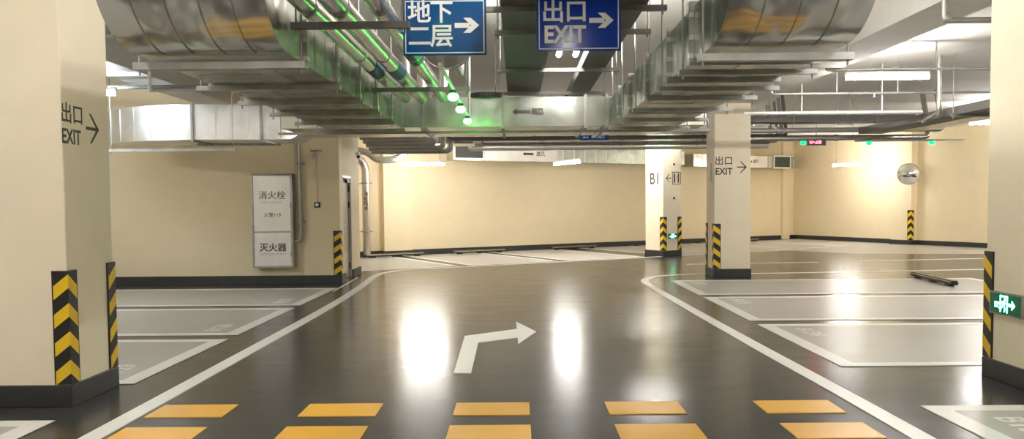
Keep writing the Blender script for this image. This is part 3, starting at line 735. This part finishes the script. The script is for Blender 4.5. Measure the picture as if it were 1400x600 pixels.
dirsign('blue sign lettered EXIT hanging before the cable trays', .15, .735, 2.605, 3.02, 5.6, M['sign'],
        [('出', .165, .265, 2.87, .018, 1), ('口', .165, .425, 2.87, .018, 1), ('EXIT', .165, .345, 2.715, .03, .86)], 2.815, top=3.05)
# convex mirror behind the left sign
T = thing('convex_mirror', 'round convex mirror showing below the left blue sign', 'mirror', (-.52, 6.05, 2.55))
n_ = Vector((.12, -1, -.1)).normalized(); a_ = n_.cross(Z).normalized(); b_ = a_.cross(n_); cc = Vector((-.52, 6.05, 2.775))
dome(cc, n_, a_, b_, .205, .05, M['steel'], T, 'mirror_dome')
build('rim', MB().tube([cc+(a_*math.cos(2*PI*k/28)+b_*math.sin(2*PI*k/28))*.207 for k in range(29)], .007, 8, cap=False), M['dull'], T)
build('hanging_rod', MB().tube([cc-n_*.02, cc-n_*.03+Z*1.17], .008, 6), M['dull'], T)

# green indicator lamps
GL = 'small green parking indicator lamp '
def indicator(label, c, r, mat, parent=None):
    T = thing('indicator_lamp', label, 'indicator lamp', c)
    c = Vector(c)
    build('lamp_cap', MB().tube([c+Z*r*.6, c+Z*(r*.6+.03)], r*.6, 12), M['dark'], T)
    build('lamp_globe', MB().ball(c, r, 1, 1, .75), mat, T, label='glowing green globe')
    return T
for y, lab in ((7.12, 'nearest in the row under the cross duct pipes'), (8.07, 'middle in the row under the cross duct pipes'), (9.22, 'right in front of the cross duct')):
    indicator(GL+lab, (-.555, y, 2.5), .048, M['green'])
T = solo('conduit', MB().tube([(-.555, 5.9, 2.575), (-.555, 9.6, 2.575), (-.555, 9.75, CE)], .014, 8, bend=.08), M['lampwhite'], 'thin white conduit carrying the row of green lamps', 'conduit')
indicator(GL+'hung nearest the camera above the left sign', (-.74, 3.1, 3.3), .03, M['green'])
for c_, lab in (((3.75, 20.6, 3.12), 'above the B1 pillar'), ((8.95, 25, 3.36), 'left of the red display'), ((11.0, 25, 3.33), 'on the far rail right of the red display'), ((12.95, 25, 3.33), 'on the far rail above the round mirror')):
    indicator(GL+lab, c_, .085, M['greenfar'])
T = thing('led_display', 'red number display hanging at the far right bays', 'display', (9.3, 24.9, 3.3))
build('case', MB().bb((9.05, 24.9, 3.27), (9.62, 24.96, 3.49)), M['dark'], T)
text('digits', '0-28', .2, (9.3, 24.9, 3.385), X, Z, M['red'], T, bold=.02)
build('hanging_rod', MB().tube([(9.33, 24.93, 3.49), (9.33, 24.93, CE)], .01, 6), M['dull'], T)
solo('lamp_rail', MB().bb((10.6, 25.06, 3.38), (14.0, 25.12, 3.44)), M['tray'], 'dark rail carrying the far green lamps on the right', 'rail')
solo('lamp_rail', MB().bb((6.2, 25.06, 3.42), (9.9, 25.12, 3.48)), M['dull'], 'grey rail behind the red number display', 'rail')

# small blue hanging sign beyond the cross duct
T = thing('direction_sign', 'small blue sign hanging beyond the cross duct', 'direction sign', (1.27, 13.0, 2.6))
build('sign_board', MB().bb((1.04, 13.0, 2.56), (1.51, 13.02, 2.665)), M['sign'], T, bevel=.003)
text('lettering', '停车出口', .05, (1.33, 12.999, 2.612), X, Z, M['white'], T, bold=.02, xs=1.1)
mb = MB(); mb.poly3([(-.05, 0), (-.02, .018), (-.02, .008), (.05, .008), (.05, -.008), (-.02, -.008), (-.02, -.018)], (1.13, 12.999, 2.612), X, Z, .002); build('arrow', mb, M['white'], T)
for x in (1.1, 1.45): build('hanging_rod', MB().tube([(x, 13.01, 2.66), (x, 13.01, CE)], .005, 6), M['dull'], T)

# ------------------------------------------------------------------ far pipes and trays
far = [
 # x0,x1,y,z,r,mat,label
 (-1.6, 9.2, 17.3, 3.07, .055, 'pipe', 'thick grey pipe, nearest of those crossing behind the EXIT pillar'),
 (-1.5, 6.0, 17.8, 3.00, .04, 'tray', 'dark thin pipe, second of those crossing behind the EXIT pillar'),
 (-1.3, 6.1, 18.4, 3.03, .05, 'pipe', 'grey pipe, third of those crossing behind the EXIT pillar'),
 (-0.8, 6.2, 19.0, 2.97, .035, 'dull', 'thin galvanised pipe, fourth of those crossing behind the EXIT pillar'),
 (-1.2, 6.3, 19.8, 3.02, .06, 'pipe', 'grey pipe, fifth of those crossing behind the EXIT pillar'),
 (-1.2, 6.5, 20.6, 2.95, .045, 'lampwhite', 'pale pipe crossing in front of the top of the B1 pillar'),
 (4.9, 9.0, 17.5, 2.92, .06, 'jacket', 'short silver pipe starting behind the top of the EXIT pillar'),
]
for x0, x1, y, z, r, mt, lab in far:
    T = thing('water_pipe', lab, 'pipe', ((x0+x1)/2, y, z), 0, 'pipes crossing the far driveway')
    build('pipe_run', MB().tube([(x0, y+.25, CE), (x0, y, z), (x1, y, z), (x1, y+.3, CE)], r, 10, bend=r*2.2), M[mt], T)
    k = int((x1-x0)/1.6)
    for j in range(1, k):
        x = x0+(x1-x0)*j/k
        build('coupling', MB().tube([(x, y, z), (x+.07, y, z)], r*1.25, 10), M[mt], T)
        build('clamp', MB().tube([(x+.4, y, z+r), (x+.4, y, CE)], .007, 6), M['dull'], T)
tray('long dark cable tray crossing beyond the EXIT pillar on the right', 4.2, 8.6, 17.3, 17.8, 3.25, .14, along='x')
tray('grey cable tray running back over the right bays', 7.25, 7.75, 4.4, 17.0, 2.95, .13)
solo('air_duct', MB().bb((7.95, 7.0, 2.98), (8.45, 16.9, 3.22)), M['duct'], 'flat galvanised duct beside the cable tray over the right bays', 'air duct')
for x in (5.2, 7.0): hanger('galvanised strut holding the dark tray, %s' % ('near the EXIT pillar' if x < 6 else 'at its right end'), 17.55, x, x+.35, 3.24, 'tray struts')
for y, lab in ((9.0, 'nearer'), (13.2, 'farther')): hanger('grey bar under the tray over the right bays, the %s one' % lab, y, 7.15, 8.5, 2.945, 'bars under the right bay tray')
# conduits over the right bays
T = thing('sprinkler_pipe', 'thin pipe holding the bright lamp over the right bays', 'pipe', (5.9, 12.2, 3.46))
build('pipe_run', MB().tube([(4.7, 12.2, 3.93), (4.7, 12.2, 3.525), (9.5, 12.2, 3.525)], .024, 10, bend=.06), M['pipe'], T)
for x in (6.37, 7.6): build('clamp', MB().tube([(x, 12.2, 3.5), (x, 12.2, CE)], .014, 8), M['dull'], T)
T = thing('sprinkler_pipe', 'thin pipe below the bright lamp over the right bays', 'pipe', (6, 14, 3.4))
build('pipe_run', MB().tube([(4.42, 13.9, 3.62), (4.42, 13.9, 3.4), (11, 13.9, 3.4)], .022, 10, bend=.06), M['pipe'], T)
for x in (5.55, 6.6, 8.2): build('clamp', MB().tube([(x, 13.9, 3.4), (x, 13.9, CE)], .014, 8), M['dull'], T)
build('sprinkler_head', MB().tube([(6.2, 13.9, 3.4), (6.2, 13.9, 3.34), (6.2, 13.9, 3.33)], .02, 8).tube([(6.2, 13.9, 3.33), (6.2, 13.9, 3.325)], .05, 10), M['dull'], T)
T = thing('sprinkler_pipe', 'pale thin pipe above the dark tray at the EXIT pillar', 'pipe', (6, 14, 3.08))
build('pipe_run', MB().tube([(4.0, 14.05, 3.09), (7.1, 14.05, 3.09)], .028, 10), M['lampwhite'], T)
for x in (5.0, 6.4): build('clamp', MB().tube([(x, 14.05, 3.09), (x, 14.05, CE)], .014, 8), M['steel'], T)
solo('drain_pipe', MB().tube([(7.05, 13.4, CE), (7.05, 13.4, 3.0), (7.05, 13.9, 2.9)], .04, 12, bend=.08), M['jacket'], 'silver vertical pipe beside the dark tray on the right', 'pipe')
T = thing('sprinkler_pipe', 'grey elbow pipe under the ceiling by the right edge', 'pipe', (5, 7.9, 3.3))
build('pipe_run', MB().tube([(4.2, 7.9, 3.56), (4.2, 7.9, 3.3), (9.5, 7.9, 3.3)], .03, 12, bend=.06), M['pipe'], T)
build('elbow_fitting', MB().ball((4.22, 7.9, 3.32), .045), M['pipe'], T)
T = thing('sprinkler_pipe', 'dark elbow pipe beside the top of the left pillar', 'pipe', (-4.3, 8.2, 3.3))
build('pipe_run', MB().tube([(-4.05, 8.2, 3.51), (-4.05, 8.2, 3.29), (-8.5, 8.2, 3.29)], .028, 12, bend=.06), M['pipe'], T)
build('elbow_fitting', MB().ball((-4.07, 8.2, 3.31), .042), M['dark'], T)
T = thing('sprinkler_pipe', 'thin bent pipe above the pale duct over the left bays', 'pipe', (-5, 11, 3.15))
build('pipe_run', MB().tube([(-5.07, 11.1, 3.5), (-5.07, 11.1, 3.16), (-2.6, 11.1, 3.16)], .024, 10, bend=.06), M['pipe'], T)
build('elbow_fitting', MB().ball((-5.06, 11.1, 3.17), .035), M['pipe'], T)
solo('water_pipe', MB().tube([(-9.5, 12.0, 3.34), (-4.3, 12.0, 3.34), (-4.2, 12., CE)], .03, 10, bend=.06), M['tray'], 'dark pipe above the curved pale duct', 'pipe')

# duct along the back wall with a grille and a pale arrow panel
def wall_duct(label, sx0, sx1, z0, z1, off, grille=None, pale=None, seam=.42):
    a, b = backwall(sx0)-V*off, backwall(sx1)-V*off
    T = thing('air_duct', label, 'air duct', ((a.x+b.x)/2, (a.y+b.y)/2, z0))
    d = .6; build('duct_body', MB().prism([a[:2], b[:2], (b+V*d)[:2], (a+V*d)[:2]], z0, z1), M['duct'], T)
    Ln = (b-a).length; k = int(Ln/seam)
    for j in range(1, k):
        p_ = a+U*(Ln*j/k)-V*.008; build('fold', MB().box((p_.x, p_.y, (z0+z1)/2), (.03, .02, z1-z0-.02), TH), M['steel'], T)
    return T, a, b
T, a, b = wall_duct('galvanised duct along the top of the back wall behind the two lamps', -2.3, 5.6, 2.88, 3.36, .9)
p_ = a+U*2.35-V*.02; mb = MB().box((p_.x, p_.y, 3.12), (2.7, .03, .46), TH); build('pale_panel', mb, M['whiteduct'], T, label='pale panel')
mb = MB(); o = a+U*2.6+Z*3.12-V*.037
mb.poly3([(-.25, 0), (-.15, .06), (-.15, .035), (.15, .035), (.15, -.035), (-.15, -.035), (-.15, -.06)], o, U, Z, .003); build('arrow_marking', mb, M['letter'], T)
text('lettering', '送风', .16, o+U*.42, U, Z, M['letter'], T, bold=.02)
p_ = a+U*.45-V*.03
build('grille_frame', MB().box((p_.x, p_.y, 3.16), (1.05, .06, .52), TH), M['whiteduct'], T)
p_ = a+U*.45-V*.062; mb = MB().box((p_.x, p_.y, 3.16), (.93, .01, .42), TH)
for k in range(7):
    mb.box((p_.x, p_.y-.006, 2.98+.06*k), (.93, .02, .012), TH)
build('grille', mb, M['grille'], T, label='dark grille')
T, a, b = wall_duct('galvanised duct high on the back wall beyond the EXIT pillar', 6.1, 11.0, 2.85, 3.3, .75)
p_ = a+U*2.9-V*.02; build('pale_panel', MB().box((p_.x, p_.y, 3.07), (1.7, .03, .44), TH), M['whiteduct'], T)
p_ = a+U*4.55-V*.03; build('grille_frame', MB().box((p_.x, p_.y, 3.08), (.95, .06, .52), TH), M['lampwhite'], T)
p_ = a+U*4.55-V*.062; mb = MB().box((p_.x, p_.y, 3.08), (.83, .01, .4), TH)
for k in range(7): mb.box((p_.x, p_.y-.006, 2.9+.06*k), (.83, .02, .012), TH)
build('grille', mb, M['grille'], T, label='dark grille')
mb = MB(); o = a+U*2.8+Z*3.07-V*.037
mb.poly3([(-.2, 0), (-.1, .05), (-.1, .03), (.12, .03), (.12, -.03), (-.1, -.03), (-.1, -.05)], o, U, Z, .003); build('arrow_marking', mb, M['letter'], T)
text('lettering', '送风', .14, o+U*.32, U, Z, M['letter'], T, bold=.02)

# bundle of bent pipes left of the grille
for i in range(5):
    y = 16.9+.35*i; z = 2.98-.09*i+.035*i; x = -2.05+.02*i
    T = thing('bent_pipe', 'grey pipe bending up left of the dark grille, %s of the bundle' % ('nearest', 'second', 'third', 'fourth', 'farthest')[i], 'pipe', (x, y, z), 0, 'bundle of bent pipes')
    build('pipe_run', MB().tube([(-3.3, y, z), (x+.12*i, y, z), (x+.12*i, y, CE)], .06, 12, bend=.14), M['pipe'], T)
    build('coupling', MB().tube([(-2.9, y, z), (-2.8, y, z)], .072, 12), M['pipe'], T)
solo('bent_pipe', MB().tube([(-5.4, 22.4, 3.1), (-4.2, 22.4, 3.05), (-3.9, 22.4, 2.8), (-3.4, 22.4, 2.8), (-3.0, 22.4, 3.1), (-2.2, 22.4, 3.15)], .1, 14, bend=.15), M['pipe'], 'sagging grey pipe under the ceiling above the silver downpipe', 'pipe')
solo('air_duct', MB().bb((-3.3, 18.6, 2.95), (-1.0, 19.5, 3.3)), M['duct'], 'short galvanised duct between the cross duct and the back wall', 'air duct')

# ------------------------------------------------------------------ world and colour management
w = bpy.data.worlds.new('world'); sc.world = w; w.use_nodes = True
w.node_tree.nodes['Background'].inputs['Color'].default_value = (1, .95, .88, 1); w.node_tree.nodes['Background'].inputs['Strength'].default_value = .02
sc.view_settings.view_transform = 'Standard'; sc.view_settings.look = 'None'; sc.view_settings.gamma = 1; sc.view_settings.use_curve_mapping = False
sc.view_settings.exposure = 1.5
sc.cycles.max_bounces = 10; sc.cycles.diffuse_bounces = 6; sc.cycles.glossy_bounces = 5
sc.cycles.sample_clamp_indirect = 6
